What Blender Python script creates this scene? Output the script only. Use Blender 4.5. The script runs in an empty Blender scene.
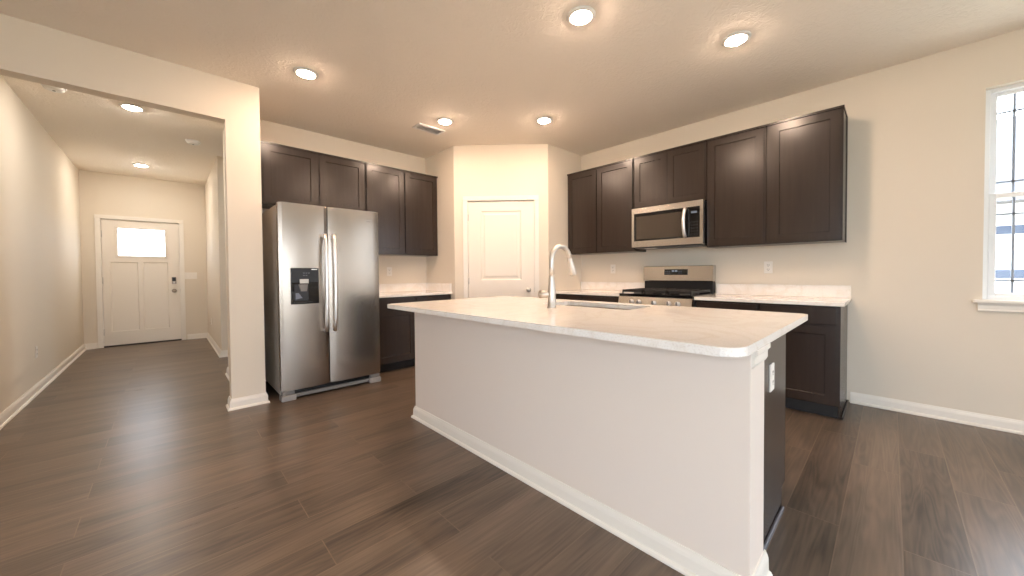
import bpy, bmesh, math, random
from mathutils import Vector, Matrix

# ---------------------------------------------------------------- camera, world, exposure
scn = bpy.context.scene
COL = scn.collection
random.seed(4)

CAM_YAW, CAM_PITCH, CAM_ROLL, CAM_F, CAM_H, CAM_CY = 43.666, -1.121, -0.452, 362.45, 1.129, 280.04


def make_camera():
    a, b, c = (math.radians(v) for v in (CAM_YAW, CAM_PITCH, CAM_ROLL))
    fw = Vector((math.sin(a) * math.cos(b), math.cos(a) * math.cos(b), math.sin(b)))
    rt = Vector((math.cos(a), -math.sin(a), 0))
    up = rt.cross(fw)
    r2 = rt * math.cos(c) + up * math.sin(c)
    u2 = up * math.cos(c) - rt * math.sin(c)
    cd = bpy.data.cameras.new('camera')
    cam = bpy.data.objects.new('camera', cd)
    COL.objects.link(cam)
    m = Matrix.Identity(4)
    for i in range(3):
        m[i][0], m[i][1], m[i][2] = r2[i], u2[i], -fw[i]
    m[2][3] = CAM_H
    cam.matrix_world = m
    cd.sensor_fit = 'HORIZONTAL'
    cd.sensor_width = 36
    cd.lens = 36 * CAM_F / 1024
    cd.shift_y = -(288 - CAM_CY) / 1024
    cd.clip_start = 0.05
    scn.camera = cam


make_camera()

scn.view_settings.view_transform = 'Standard'
scn.view_settings.look = 'None'
scn.view_settings.gamma = 1
scn.view_settings.use_curve_mapping = False
scn.view_settings.exposure = 0.77

WORLD_STRENGTH = 6.4
WORLD_COLOR = (0.79, 0.89, 1.0, 1)
LAMP_POWER = 10.2
LAMP_COLOR = (1.0, 0.73, 0.54)
HALL_POWER = 8.0
HALL_COLOR = (1.0, 0.92, 0.82)

world = bpy.data.worlds.new('daylight')
scn.world = world
world.use_nodes = True
bgn = world.node_tree.nodes['Background']
bgn.inputs[0].default_value = WORLD_COLOR
bgn.inputs[1].default_value = WORLD_STRENGTH

cy = scn.cycles
cy.use_denoising = True
cy.max_bounces = 12
cy.diffuse_bounces = 6
cy.glossy_bounces = 5
cy.transparent_max_bounces = 12
cy.sample_clamp_indirect = 8
cy.caustics_reflective = False
cy.caustics_refractive = False
cy.blur_glossy = 0.5


def portal(loc, rot, sx, sy):
    d = bpy.data.lights.new('sky_portal', 'AREA')
    d.shape = 'RECTANGLE'
    d.size, d.size_y = sx, sy
    d.cycles.is_portal = True
    o = bpy.data.objects.new('sky_portal', d)
    o.location = loc
    o.rotation_euler = rot
    COL.objects.link(o)


HP = math.pi / 2

# ---------------------------------------------------------------- main dimensions (metres)
XR, YF, XL, YD = 4.22, 4.573, -0.932, 8.575       # right wall, fridge wall, hall left wall, front door wall
YH, XC0, XC1, ZH = 3.811, 0.378, 0.618, 2.415     # hall opening: front face, wing wall sides, header underside
ZC = 2.755                                         # ceiling
YB, XLV = -3.4, -2.6                               # living room behind the camera
P1, P2 = Vector((2.682, 3.871, 0)), Vector((3.515, 3.008, 0))   # slanted pantry wall
WT = 0.12
WIN_Z0, WIN_Z1 = 0.91, 2.41

portal((XR + 0.1, -0.905, 1.66), (0, HP, 0), 1.5, 0.91)
portal((XR + 0.1, -1.865, 1.66), (0, HP, 0), 1.5, 0.91)
portal((XR + 0.1, -2.825, 1.66), (0, HP, 0), 1.5, 0.91)
portal((0.3, YB - 0.1, 1.03), (-HP, math.pi, 0), 1.8, 2.06)
portal((-1.7, YB - 0.1, 1.66), (-HP, math.pi, 0), 1.2, 1.5)
for q in (1.0, 2.8):
    portal((XLV - 0.1, YB + q, 1.28), (0, -HP, 0), 2.25, 1.3)
portal((XR + 0.1, 5.75, 1.66), (0, HP, 0), 1.5, 0.9)
portal((-0.275, YD + 0.15, 1.68), (HP, math.pi, 0), 0.56, 0.46)


# ---------------------------------------------------------------- materials
def new_mat(name):
    m = bpy.data.materials.new(name)
    m.use_nodes = True
    nt = m.node_tree
    return m, nt, nt.nodes['Principled BSDF']


def srgb(r, g, b):
    f = lambda c: (c / 255 / 12.92) if c / 255 <= 0.04045 else ((c / 255 + 0.055) / 1.055) ** 2.4
    return (f(r), f(g), f(b), 1)


def simple(name, col, rough=0.5, metal=0.0, spec=0.5, bump=None, coat=0.0):
    m, nt, p = new_mat(name)
    p.inputs['Base Color'].default_value = col
    p.inputs['Roughness'].default_value = rough
    p.inputs['Metallic'].default_value = metal
    p.inputs['Specular IOR Level'].default_value = spec
    p.inputs['Coat Weight'].default_value = coat
    if bump:
        sc, strength, dist = bump
        tc = nt.nodes.new('ShaderNodeTexCoord')
        n = nt.nodes.new('ShaderNodeTexNoise')
        n.inputs['Scale'].default_value = sc
        n.inputs['Detail'].default_value = 3
        b = nt.nodes.new('ShaderNodeBump')
        b.inputs['Strength'].default_value = strength
        b.inputs['Distance'].default_value = dist
        nt.links.new(tc.outputs['Object'], n.inputs['Vector'])
        nt.links.new(n.outputs['Fac'], b.inputs['Height'])
        nt.links.new(b.outputs['Normal'], p.inputs['Normal'])
    return m


def brushed(name, col, rough, scale, aniso=0.0):
    """brushed metal: very fine streaks in the surface relief and gloss"""
    m, nt, p = new_mat(name)
    p.inputs['Base Color'].default_value = col
    p.inputs['Metallic'].default_value = 1.0
    p.inputs['Roughness'].default_value = rough
    tc = nt.nodes.new('ShaderNodeTexCoord')
    mp = nt.nodes.new('ShaderNodeMapping')
    mp.inputs['Scale'].default_value = scale
    n = nt.nodes.new('ShaderNodeTexNoise')
    n.inputs['Scale'].default_value = 1
    n.inputs['Detail'].default_value = 2
    b = nt.nodes.new('ShaderNodeBump')
    b.inputs['Strength'].default_value = 0.12
    b.inputs['Distance'].default_value = 0.0006
    nt.links.new(tc.outputs['Object'], mp.inputs['Vector'])
    nt.links.new(mp.outputs['Vector'], n.inputs['Vector'])
    nt.links.new(n.outputs['Fac'], b.inputs['Height'])
    nt.links.new(b.outputs['Normal'], p.inputs['Normal'])
    if aniso:
        t = nt.nodes.new('ShaderNodeTangent')
        t.direction_type = 'RADIAL'
        t.axis = 'Z'
        p.inputs['Anisotropic'].default_value = aniso
        nt.links.new(t.outputs['Tangent'], p.inputs['Tangent'])
    return m


def floor_material():
    m, nt, p = new_mat('vinyl_plank')
    L = nt.links.new
    N = nt.nodes.new
    tc = N('ShaderNodeTexCoord')
    mp = N('ShaderNodeMapping')
    mp.inputs['Location'].default_value = (0.31, -0.34 + 0.19 * 40, 0)
    L(tc.outputs['Object'], mp.inputs['Vector'])
    br = N('ShaderNodeTexBrick')
    br.offset = 0.37
    br.offset_frequency = 2
    br.inputs['Color1'].default_value = (0.0, 0.0, 0.0, 1)
    br.inputs['Color2'].default_value = (1, 1, 1, 1)
    br.inputs['Mortar'].default_value = (0.5, 0.5, 0.5, 1)
    br.inputs['Scale'].default_value = 1
    br.inputs['Mortar Size'].default_value = 0.0022
    br.inputs['Mortar Smooth'].default_value = 0.3
    br.inputs['Brick Width'].default_value = 1.22
    br.inputs['Row Height'].default_value = 0.19
    L(mp.outputs['Vector'], br.inputs['Vector'])
    sep = N('ShaderNodeSeparateColor')
    L(br.outputs['Color'], sep.inputs['Color'])
    # each plank shifts the grain so that boards differ
    sx = N('ShaderNodeSeparateXYZ')
    L(mp.outputs['Vector'], sx.inputs['Vector'])
    row = N('ShaderNodeMath'); row.operation = 'DIVIDE'; row.inputs[1].default_value = 0.19
    L(sx.outputs['Y'], row.inputs[0])
    fl = N('ShaderNodeMath'); fl.operation = 'FLOOR'
    L(row.outputs[0], fl.inputs[0])
    sh = N('ShaderNodeMath'); sh.operation = 'MULTIPLY'; sh.inputs[1].default_value = 3.71
    L(fl.outputs[0], sh.inputs[0])
    sh2 = N('ShaderNodeMath'); sh2.operation = 'MULTIPLY_ADD'
    sh2.inputs[1].default_value = 7.3
    L(sep.outputs['Red'], sh2.inputs[0])
    L(sh.outputs[0], sh2.inputs[2])
    cmb = N('ShaderNodeCombineXYZ')
    L(sh2.outputs[0], cmb.inputs['X'])
    L(sh2.outputs[0], cmb.inputs['Z'])
    add = N('ShaderNodeVectorMath'); add.operation = 'ADD'
    L(mp.outputs['Vector'], add.inputs[0])
    L(cmb.outputs[0], add.inputs[1])

    def noise(scale_xyz, detail, dist=0.0):
        q = N('ShaderNodeMapping')
        q.inputs['Scale'].default_value = scale_xyz
        L(add.outputs[0], q.inputs['Vector'])
        n = N('ShaderNodeTexNoise')
        n.inputs['Scale'].default_value = 1
        n.inputs['Detail'].default_value = detail
        n.inputs['Distortion'].default_value = dist
        L(q.outputs['Vector'], n.inputs['Vector'])
        return n
    broad = noise((1.1, 6.0, 1), 3, 0.6)
    fine = noise((3.5, 60, 1), 5)
    rings = noise((0.9, 11.0, 1), 1.0, 0.5)
    # cathedral grain: contour lines of a smooth noise
    mul = N('ShaderNodeMath'); mul.operation = 'MULTIPLY'; mul.inputs[1].default_value = 70
    L(rings.outputs['Fac'], mul.inputs[0])
    si = N('ShaderNodeMath'); si.operation = 'SINE'
    L(mul.outputs[0], si.inputs[0])

    def scale_add(src, k, prev=None):
        q = N('ShaderNodeMath'); q.operation = 'MULTIPLY_ADD'
        q.inputs[1].default_value = k
        L(src, q.inputs[0])
        if prev is None:
            q.inputs[2].default_value = 0.0
        else:
            L(prev, q.inputs[2])
        return q.outputs[0]
    v = scale_add(broad.outputs['Fac'], 0.50)
    v = scale_add(fine.outputs['Fac'], 0.42, v)
    v = scale_add(si.outputs[0], 0.040, v)
    v = scale_add(sep.outputs['Red'], 0.16, v)
    cr = N('ShaderNodeValToRGB')
    cr.color_ramp.elements[0].position = 0.30
    cr.color_ramp.elements[0].color = srgb(58, 49, 42)
    cr.color_ramp.elements[1].position = 0.78
    cr.color_ramp.elements[1].color = srgb(124, 105, 89)
    L(v, cr.inputs['Fac'])
    mx = N('ShaderNodeMix'); mx.data_type = 'RGBA'
    mx.inputs[7].default_value = srgb(140, 118, 96)
    L(cr.outputs['Color'], mx.inputs[6])
    mf = N('ShaderNodeMath'); mf.operation = 'MULTIPLY'; mf.inputs[1].default_value = 0.45
    L(br.outputs['Fac'], mf.inputs[0])
    L(mf.outputs[0], mx.inputs[0])
    L(mx.outputs[2], p.inputs['Base Color'])
    rr = N('ShaderNodeMath'); rr.operation = 'MULTIPLY_ADD'
    rr.inputs[1].default_value = 0.14
    rr.inputs[2].default_value = 0.24
    L(fine.outputs['Fac'], rr.inputs[0])
    L(rr.outputs[0], p.inputs['Roughness'])
    b = N('ShaderNodeBump')
    b.inputs['Strength'].default_value = 0.25
    b.inputs['Distance'].default_value = 0.0015
    hh = scale_add(br.outputs['Fac'], -0.5, v)
    L(hh, b.inputs['Height'])
    L(b.outputs['Normal'], p.inputs['Normal'])
    p.inputs['Specular IOR Level'].default_value = 0.5
    return m


def ceiling_material():
    m, nt, p = new_mat('textured_ceiling_paint')
    L = nt.links.new
    p.inputs['Base Color'].default_value = srgb(247, 238, 226)
    p.inputs['Roughness'].default_value = 0.9
    tc = nt.nodes.new('ShaderNodeTexCoord')
    n = nt.nodes.new('ShaderNodeTexNoise')
    n.inputs['Scale'].default_value = 16
    n.inputs['Detail'].default_value = 2
    n.inputs['Distortion'].default_value = 2.2
    L(tc.outputs['Object'], n.inputs['Vector'])
    r = nt.nodes.new('ShaderNodeValToRGB')
    r.color_ramp.elements[0].position = 0.46
    r.color_ramp.elements[1].position = 0.60
    L(n.outputs['Fac'], r.inputs['Fac'])
    b = nt.nodes.new('ShaderNodeBump')
    b.inputs['Strength'].default_value = 0.28
    b.inputs['Distance'].default_value = 0.005
    L(r.outputs['Color'], b.inputs['Height'])
    L(b.outputs['Normal'], p.inputs['Normal'])
    return m


def quartz_material():
    m, nt, p = new_mat('white_quartz')
    L = nt.links.new
    N = nt.nodes.new
    tc = N('ShaderNodeTexCoord')
    n = N('ShaderNodeTexNoise')
    n.inputs['Scale'].default_value = 2.6
    n.inputs['Detail'].default_value = 6
    n.inputs['Distortion'].default_value = 1.6
    L(tc.outputs['Object'], n.inputs['Vector'])
    r = N('ShaderNodeValToRGB')
    e = r.color_ramp.elements
    e[0].position = 0.44; e[0].color = srgb(243, 238, 233)
    e[1].position = 0.56; e[1].color = srgb(243, 238, 233)
    k = r.color_ramp.elements.new(0.50); k.color = srgb(237, 230, 222)
    L(n.outputs['Fac'], r.inputs['Fac'])
    n2 = N('ShaderNodeTexNoise')
    n2.inputs['Scale'].default_value = 160
    n2.inputs['Detail'].default_value = 2
    L(tc.outputs['Object'], n2.inputs['Vector'])
    r2 = N('ShaderNodeValToRGB')
    r2.color_ramp.elements[0].position = 0.30; r2.color_ramp.elements[0].color = srgb(215, 206, 196)
    r2.color_ramp.elements[1].position = 0.48; r2.color_ramp.elements[1].color = (1, 1, 1, 1)
    L(n2.outputs['Fac'], r2.inputs['Fac'])
    mx = N('ShaderNodeMix'); mx.data_type = 'RGBA'; mx.blend_type = 'MULTIPLY'
    mx.inputs[0].default_value = 0.3
    L(r.outputs['Color'], mx.inputs[6])
    L(r2.outputs['Color'], mx.inputs[7])
    L(mx.outputs[2], p.inputs['Base Color'])
    p.inputs['Roughness'].default_value = 0.06
    p.inputs['Specular IOR Level'].default_value = 0.5
    return m


def cabinet_material():
    m, nt, p = new_mat('espresso_stain')
    L = nt.links.new
    N = nt.nodes.new
    tc = N('ShaderNodeTexCoord')
    mp = N('ShaderNodeMapping')
    mp.inputs['Scale'].default_value = (38, 38, 2.2)
    L(tc.outputs['Object'], mp.inputs['Vector'])
    n = N('ShaderNodeTexNoise')
    n.inputs['Scale'].default_value = 1
    n.inputs['Detail'].default_value = 4
    L(mp.outputs['Vector'], n.inputs['Vector'])
    r = N('ShaderNodeValToRGB')
    r.color_ramp.elements[0].position = 0.3; r.color_ramp.elements[0].color = srgb(46, 36, 31)
    r.color_ramp.elements[1].position = 0.75; r.color_ramp.elements[1].color = srgb(51, 41, 35)
    L(n.outputs['Fac'], r.inputs['Fac'])
    L(r.outputs['Color'], p.inputs['Base Color'])
    p.inputs['Roughness'].default_value = 0.26
    p.inputs['Specular IOR Level'].default_value = 0.5
    return m


def glass_material(name, tint=(1, 1, 1, 1), refl=1.0):
    m = bpy.data.materials.new(name)
    m.use_nodes = True
    nt = m.node_tree
    nt.nodes.clear()
    out = nt.nodes.new('ShaderNodeOutputMaterial')
    tr = nt.nodes.new('ShaderNodeBsdfTransparent')
    tr.inputs['Color'].default_value = tint
    gl = nt.nodes.new('ShaderNodeBsdfGlossy')
    gl.inputs['Roughness'].default_value = 0.02
    fr = nt.nodes.new('ShaderNodeFresnel')
    geo = nt.nodes.new('ShaderNodeNewGeometry')     # thin pane: the same reflectance from both faces
    ior = nt.nodes.new('ShaderNodeMapRange')
    ior.inputs['To Min'].default_value = 1.45
    ior.inputs['To Max'].default_value = 1 / 1.45
    nt.links.new(geo.outputs['Backfacing'], ior.inputs['Value'])
    nt.links.new(ior.outputs['Result'], fr.inputs['IOR'])
    mx = nt.nodes.new('ShaderNodeMixShader')
    nt.links.new(fr.outputs[0], mx.inputs[0])
    nt.links.new(tr.outputs[0], mx.inputs[1])
    nt.links.new(gl.outputs[0], mx.inputs[2])
    nt.links.new(mx.outputs[0], out.inputs['Surface'])
    return m


def emit(name, col, s):
    m = bpy.data.materials.new(name)
    m.use_nodes = True
    nt = m.node_tree
    nt.nodes.clear()
    out = nt.nodes.new('ShaderNodeOutputMaterial')
    e = nt.nodes.new('ShaderNodeEmission')
    e.inputs[0].default_value = col
    e.inputs[1].default_value = s
    nt.links.new(e.outputs[0], out.inputs['Surface'])
    return m


def siding_material():
    m, nt, p = new_mat('white_lap_siding')
    L = nt.links.new
    N = nt.nodes.new
    tc = N('ShaderNodeTexCoord')
    w = N('ShaderNodeTexWave')
    w.wave_type = 'BANDS'; w.bands_direction = 'Z'; w.wave_profile = 'SAW'
    w.inputs['Scale'].default_value = 1.6
    L(tc.outputs['Object'], w.inputs['Vector'])
    b = N('ShaderNodeBump'); b.inputs['Strength'].default_value = 0.6; b.inputs['Distance'].default_value = 0.015
    L(w.outputs['Fac'], b.inputs['Height'])
    L(b.outputs['Normal'], p.inputs['Normal'])
    p.inputs['Base Color'].default_value = srgb(236, 236, 234)
    p.inputs['Roughness'].default_value = 0.7
    return m


def bounce_ground_material():
    m, nt, p = new_mat('pale_bounce_ground')  # ground made pale to bounce daylight up onto the ceiling
    n = nt.nodes.new('ShaderNodeTexNoise')
    n.inputs['Scale'].default_value = 30
    n.inputs['Detail'].default_value = 5
    r = nt.nodes.new('ShaderNodeValToRGB')
    r.color_ramp.elements[0].color = srgb(196, 190, 172)
    r.color_ramp.elements[1].color = srgb(222, 216, 200)
    nt.links.new(n.outputs['Fac'], r.inputs['Fac'])
    nt.links.new(r.outputs['Color'], p.inputs['Base Color'])
    p.inputs['Roughness'].default_value = 0.95
    return m


WALL = simple('wall_paint', srgb(226, 215, 199), 0.75, bump=(90, 0.10, 0.001))
CEIL = ceiling_material()
TRIM = simple('white_trim_paint', srgb(236, 229, 219), 0.38)
DOORP = simple('white_door_paint', srgb(236, 227, 215), 0.42)
ISLP = simple('island_paint', srgb(232, 219, 208), 0.6, bump=(90, 0.06, 0.001))
FLOOR = floor_material()
CAB = cabinet_material()
CABIN = simple('dark_cabinet_gap', srgb(26, 21, 19), 0.6)
QUARTZ = quartz_material()
STEEL = brushed('brushed_steel', (0.40, 0.345, 0.295, 1), 0.27, (3, 3, 900), 0.7)
STEELD = brushed('brushed_steel_range', (0.60, 0.57, 0.53, 1), 0.26, (3, 3, 900))
HANDLE = simple('satin_steel', (0.90, 0.88, 0.87, 1), 0.38, 1.0)
NICKEL = simple('satin_nickel', (0.66, 0.62, 0.57, 1), 0.46, 1.0)
NICKELD = simple('dark_nickel', (0.42, 0.36, 0.30, 1), 0.35, 1.0)
FRSIDE = simple('grey_painted_metal', srgb(196, 190, 182), 0.35, 0.0)
BLACKG = simple('black_gloss', srgb(16, 16, 18), 0.08)
BLACK = simple('black_plastic', srgb(22, 22, 24), 0.4)
IRON = simple('cast_iron', srgb(26, 25, 25), 0.55, bump=(120, 0.2, 0.001))
GREYP = simple('grey_plastic', srgb(122, 120, 118), 0.5)
DGREY = simple('dark_grey_plastic', srgb(66, 66, 68), 0.45)
MWGLASS = simple('smoked_glass', srgb(70, 62, 54), 0.12, coat=0.3)
WHITEP = simple('white_plastic', srgb(240, 238, 234), 0.35)
PLATE = simple('outlet_plate', srgb(238, 232, 224), 0.4)
VINYL = simple('white_vinyl', srgb(238, 238, 238), 0.35)
GLASS = glass_material('window_glass')
MUNT = simple('grey_muntin', srgb(160, 172, 190), 0.5)
# lens radiance from the lamp's power over its area
LENS = emit('lamp_lens', LAMP_COLOR + (1,), LAMP_POWER / (math.pi ** 2 * 0.0595 ** 2))
LENS_HALL = emit('hall_lamp_lens', HALL_COLOR + (1,), HALL_POWER / (math.pi ** 2 * 0.0595 ** 2))
DISPLAY = emit('lit_display', (0.75, 0.85, 1.0, 1), 0.28)
DISPLAYW = emit('lit_legend', (0.85, 0.9, 1.0, 1), 0.15)
SIDING = siding_material()
BOUNCE_GROUND = bounce_ground_material()
ROOFM = simple('grey_shingles', srgb(96, 96, 100), 0.9, bump=(40, 0.5, 0.01))
BLUEPANE = simple('blue_window_pane', srgb(66, 76, 94), 0.15)
CONC = simple('concrete', srgb(220, 216, 208), 0.9, bump=(60, 0.3, 0.002))  # kept bright so the patio reflects daylight indoors
SLOT = simple('outlet_slot', srgb(70, 66, 62), 0.6)
KEYM = simple('key_legend', srgb(48, 50, 54), 0.4)
DUCT_SHADE = simple('painted_duct_shade', srgb(36, 32, 28), 0.8)  # dark tone painted for the shade inside the vent


# ---------------------------------------------------------------- mesh helpers
def I4():
    return Matrix.Identity(4)


class MB:
    """collects shapes into one bmesh; M is applied to what is added"""
    def __init__(s, M=None):
        s.bm = bmesh.new()
        s.M = M or I4()

    def _add(s, tmp, smooth=False):
        bmesh.ops.recalc_face_normals(tmp, faces=tmp.faces)
        if smooth:
            for f in tmp.faces:
                f.smooth = True
        me = bpy.data.meshes.new('tmp')
        tmp.to_mesh(me)
        tmp.free()
        me.transform(s.M)
        s.bm.from_mesh(me)
        bpy.data.meshes.remove(me)
        return s

    def box(s, x0, x1, y0, y1, z0, z1, bev=0.0, seg=2):
        t = bmesh.new()
        bmesh.ops.create_cube(t, size=1)
        for v in t.verts:
            v.co = Vector(((x0 + x1) / 2 + v.co.x * (x1 - x0), (y0 + y1) / 2 + v.co.y * (y1 - y0), (z0 + z1) / 2 + v.co.z * (z1 - z0)))
        if bev:
            bmesh.ops.bevel(t, geom=list(t.edges), offset=bev, segments=seg, profile=0.5, affect='EDGES')
        return s._add(t)

    def prism(s, poly, axis, a0, a1, bev=0.0):
        """poly: list of 2D points in the two remaining axes (cyclic order x,y,z without axis)"""
        t = bmesh.new()
        def mk(p, a):
            if axis == 'z':
                return (p[0], p[1], a)
            if axis == 'y':
                return (p[0], a, p[1])
            return (a, p[0], p[1])
        A = [t.verts.new(mk(p, a0)) for p in poly]
        B = [t.verts.new(mk(p, a1)) for p in poly]
        t.faces.new(A)
        t.faces.new(B)
        n = len(poly)
        for i in range(n):
            t.faces.new((A[i], A[(i + 1) % n], B[(i + 1) % n], B[i]))
        if bev:
            es = [e for e in t.edges if (e.verts[0] in A) == (e.verts[1] in A)]
            bmesh.ops.bevel(t, geom=es, offset=bev, segments=2, profile=0.5, affect='EDGES')
        return s._add(t)

    def lathe(s, prof, c=(0, 0, 0), axis='z', seg=24, cap=True):
        t = bmesh.new()
        R = {'z': I4(), 'x': Matrix.Rotation(HP, 4, 'Y'), 'y': Matrix.Rotation(-HP, 4, 'X')}[axis]
        T = Matrix.Translation(c) @ R
        rings = []
        for r, h in prof:
            rings.append([t.verts.new(T @ Vector((r * math.cos(2 * math.pi * k / seg), r * math.sin(2 * math.pi * k / seg), h))) for k in range(seg)])
        for a, b in zip(rings, rings[1:]):
            for k in range(seg):
                f = t.faces.new((a[k], a[(k + 1) % seg], b[(k + 1) % seg], b[k]))
        if cap:
            t.faces.new(rings[0])
            t.faces.new(rings[-1])
        return s._add(t, True)

    def tube(s, pts, rad, seg=12, flat=None):
        """tube through pts; rad a number or a list; flat=(k) squashes the section sideways"""
        pts = [Vector(p) for p in pts]
        t = bmesh.new()
        rads = rad if isinstance(rad, (list, tuple)) else [rad] * len(pts)
        rings = []
        prev = None
        for i, p in enumerate(pts):
            d = (pts[min(i + 1, len(pts) - 1)] - pts[max(i - 1, 0)]).normalized()
            ref = prev if prev is not None else (Vector((0, 1, 0)) if abs(d.y) < 0.9 else Vector((1, 0, 0)))
            u = (ref - d * ref.dot(d)).normalized()
            prev = u
            w = d.cross(u)
            rings.append([t.verts.new(p + (u * math.cos(2 * math.pi * k / seg) + w * math.sin(2 * math.pi * k / seg) * (flat or 1)) * rads[i]) for k in range(seg)])
        for a, b in zip(rings, rings[1:]):
            for k in range(seg):
                t.faces.new((a[k], a[(k + 1) % seg], b[(k + 1) % seg], b[k]))
        t.faces.new(rings[0])
        t.faces.new(rings[-1])
        return s._add(t, True)

    def sweep(s, path, prof, side=1):
        """profile of (offset from wall, height) carried along a floor path with mitred corners; side 1 = right of travel"""
        t = bmesh.new()
        P = [Vector((p[0], p[1])) for p in path]
        nrm = []
        for a, b in zip(P, P[1:]):
            d = (b - a).normalized()
            nrm.append(Vector((d.y, -d.x)) * side)
        rings = []
        for i, p in enumerate(P):
            if i == 0:
                m = nrm[0]
            elif i == len(P) - 1:
                m = nrm[-1]
            else:
                q = nrm[i - 1] + nrm[i]
                m = q / (1 + nrm[i - 1].dot(nrm[i]))
            rings.append([t.verts.new((p.x + m.x * o, p.y + m.y * o, z)) for o, z in prof])
        n = len(prof)
        for a, b in zip(rings, rings[1:]):
            for k in range(n):
                t.faces.new((a[k], a[(k + 1) % n], b[(k + 1) % n], b[k]))
        t.faces.new(rings[0])
        t.faces.new(rings[-1])
        return s._add(t)

    def slab(s, us, zs, holes, b0, b1):
        """wall slab in local a (x) / c (z) with rectangular holes, thickness b0..b1 along y; outer faces only"""
        t = bmesh.new()
        us = sorted(set(us + [h[0] for h in holes] + [h[1] for h in holes]))
        zs = sorted(set(zs + [h[2] for h in holes] + [h[3] for h in holes]))
        def solid(i, j):
            if not (0 <= i < len(us) - 1 and 0 <= j < len(zs) - 1):
                return False
            mu, mz = (us[i] + us[i + 1]) / 2, (zs[j] + zs[j + 1]) / 2
            return not any(h[0] < mu < h[1] and h[2] < mz < h[3] for h in holes)
        cache = {}
        def V(i, j, k):
            if (i, j, k) not in cache:
                cache[(i, j, k)] = t.verts.new((us[i], (b0, b1)[k], zs[j]))
            return cache[(i, j, k)]
        for i in range(len(us) - 1):
            for j in range(len(zs) - 1):
                if not solid(i, j):
                    continue
                for k in (0, 1):
                    t.faces.new((V(i, j, k), V(i + 1, j, k), V(i + 1, j + 1, k), V(i, j + 1, k)))
                if not solid(i - 1, j):
                    t.faces.new((V(i, j, 0), V(i, j + 1, 0), V(i, j + 1, 1), V(i, j, 1)))
                if not solid(i + 1, j):
                    t.faces.new((V(i + 1, j, 0), V(i + 1, j + 1, 0), V(i + 1, j + 1, 1), V(i + 1, j, 1)))
                if not solid(i, j - 1):
                    t.faces.new((V(i, j, 0), V(i + 1, j, 0), V(i + 1, j, 1), V(i, j, 1)))
                if not solid(i, j + 1):
                    t.faces.new((V(i, j + 1, 0), V(i + 1, j + 1, 0), V(i + 1, j + 1, 1), V(i, j + 1, 1)))
        return s._add(t)

    def panelled(s, w, h, th, panels, depth=0.008, slope=0.006, raised=0.0, a0=0.0, c0=0.0, b0=0.0):
        """door leaf: local a 0..w, c 0..h, front at b0, back at b0+th; panels = (a0,a1,c0,c1) sunk by depth"""
        t = bmesh.new()
        us = sorted({0.0, w} | {p[0] for p in panels} | {p[1] for p in panels})
        zs = sorted({0.0, h} | {p[2] for p in panels} | {p[3] for p in panels})
        cache = {}
        def V(x, y, z):
            k = (round(x, 5), round(y, 5), round(z, 5))
            if k not in cache:
                cache[k] = t.verts.new((a0 + x, b0 + y, c0 + z))
            return cache[k]
        def inside(mx, mz):
            for p in panels:
                if p[0] < mx < p[1] and p[2] < mz < p[3]:
                    return p
        for i in range(len(us) - 1):
            for j in range(len(zs) - 1):
                if inside((us[i] + us[i + 1]) / 2, (zs[j] + zs[j + 1]) / 2):
                    continue
                t.faces.new((V(us[i], 0, zs[j]), V(us[i + 1], 0, zs[j]), V(us[i + 1], 0, zs[j + 1]), V(us[i], 0, zs[j + 1])))
        for p in panels:
            def ring(ins, y):
                return [V(p[0] + ins, y, p[2] + ins), V(p[1] - ins, y, p[2] + ins), V(p[1] - ins, y, p[3] - ins), V(p[0] + ins, y, p[3] - ins)]
            rs = [ring(0, 0), ring(slope, depth)]
            if raised:
                rs += [ring(slope + raised, depth), ring(slope + raised * 2, depth * 0.25)]
            for A, B in zip(rs, rs[1:]):
                for k in range(4):
                    t.faces.new((A[k], A[(k + 1) % 4], B[(k + 1) % 4], B[k]))
            t.faces.new(rs[-1])
        # rim and back
        bu = [V(0, th, 0), V(w, th, 0), V(w, th, h), V(0, th, h)]
        t.faces.new(bu)
        e = [(0, 0, w, 0), (w, 0, w, h), (w, h, 0, h), (0, h, 0, 0)]
        bot = [V(u, 0, 0) for u in us]
        top = [V(u, 0, h) for u in us]
        lf = [V(0, 0, z) for z in zs]
        rg = [V(w, 0, z) for z in zs]
        t.faces.new(bot + [bu[1], bu[0]])
        t.faces.new(top + [bu[2], bu[3]])
        t.faces.new(lf + [bu[3], bu[0]])
        t.faces.new(rg + [bu[2], bu[1]])
        return s._add(t)


def rounded_rect(x0, x1, y0, y1, radii, n=8):
    """corner order: (x0,y0),(x1,y0),(x1,y1),(x0,y1), counter-clockwise"""
    out = []
    cs = [(x0, y0, math.pi), (x1, y0, 1.5 * math.pi), (x1, y1, 0), (x0, y1, HP)]
    sg = [(1, 1), (-1, 1), (-1, -1), (1, -1)]
    for (x, y, a), (sx, sy), r in zip(cs, sg, radii):
        if r <= 0:
            out.append((x, y))
            continue
        for k in range(n + 1):
            q = a + HP * k / n
            out.append((x + sx * r + r * math.cos(q), y + sy * r + r * math.sin(q)))
    return out


def world_loc(o):
    v = Vector((0, 0, 0))
    while o is not None:
        v += o.location
        o = o.parent
    return v


def obj(name, mb, mat, parent=None, loc=None):
    """links one mesh object; geometry is given in world space"""
    me = bpy.data.meshes.new(name)
    mb.bm.to_mesh(me)
    mb.bm.free()
    me.materials.append(mat)
    o = bpy.data.objects.new(name, me)
    COL.objects.link(o)
    if parent is not None:
        me.transform(Matrix.Translation(-world_loc(parent)))
        o.parent = parent
    elif loc is not None:
        me.transform(Matrix.Translation(-Vector(loc)))
        o.location = loc
    return o


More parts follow.
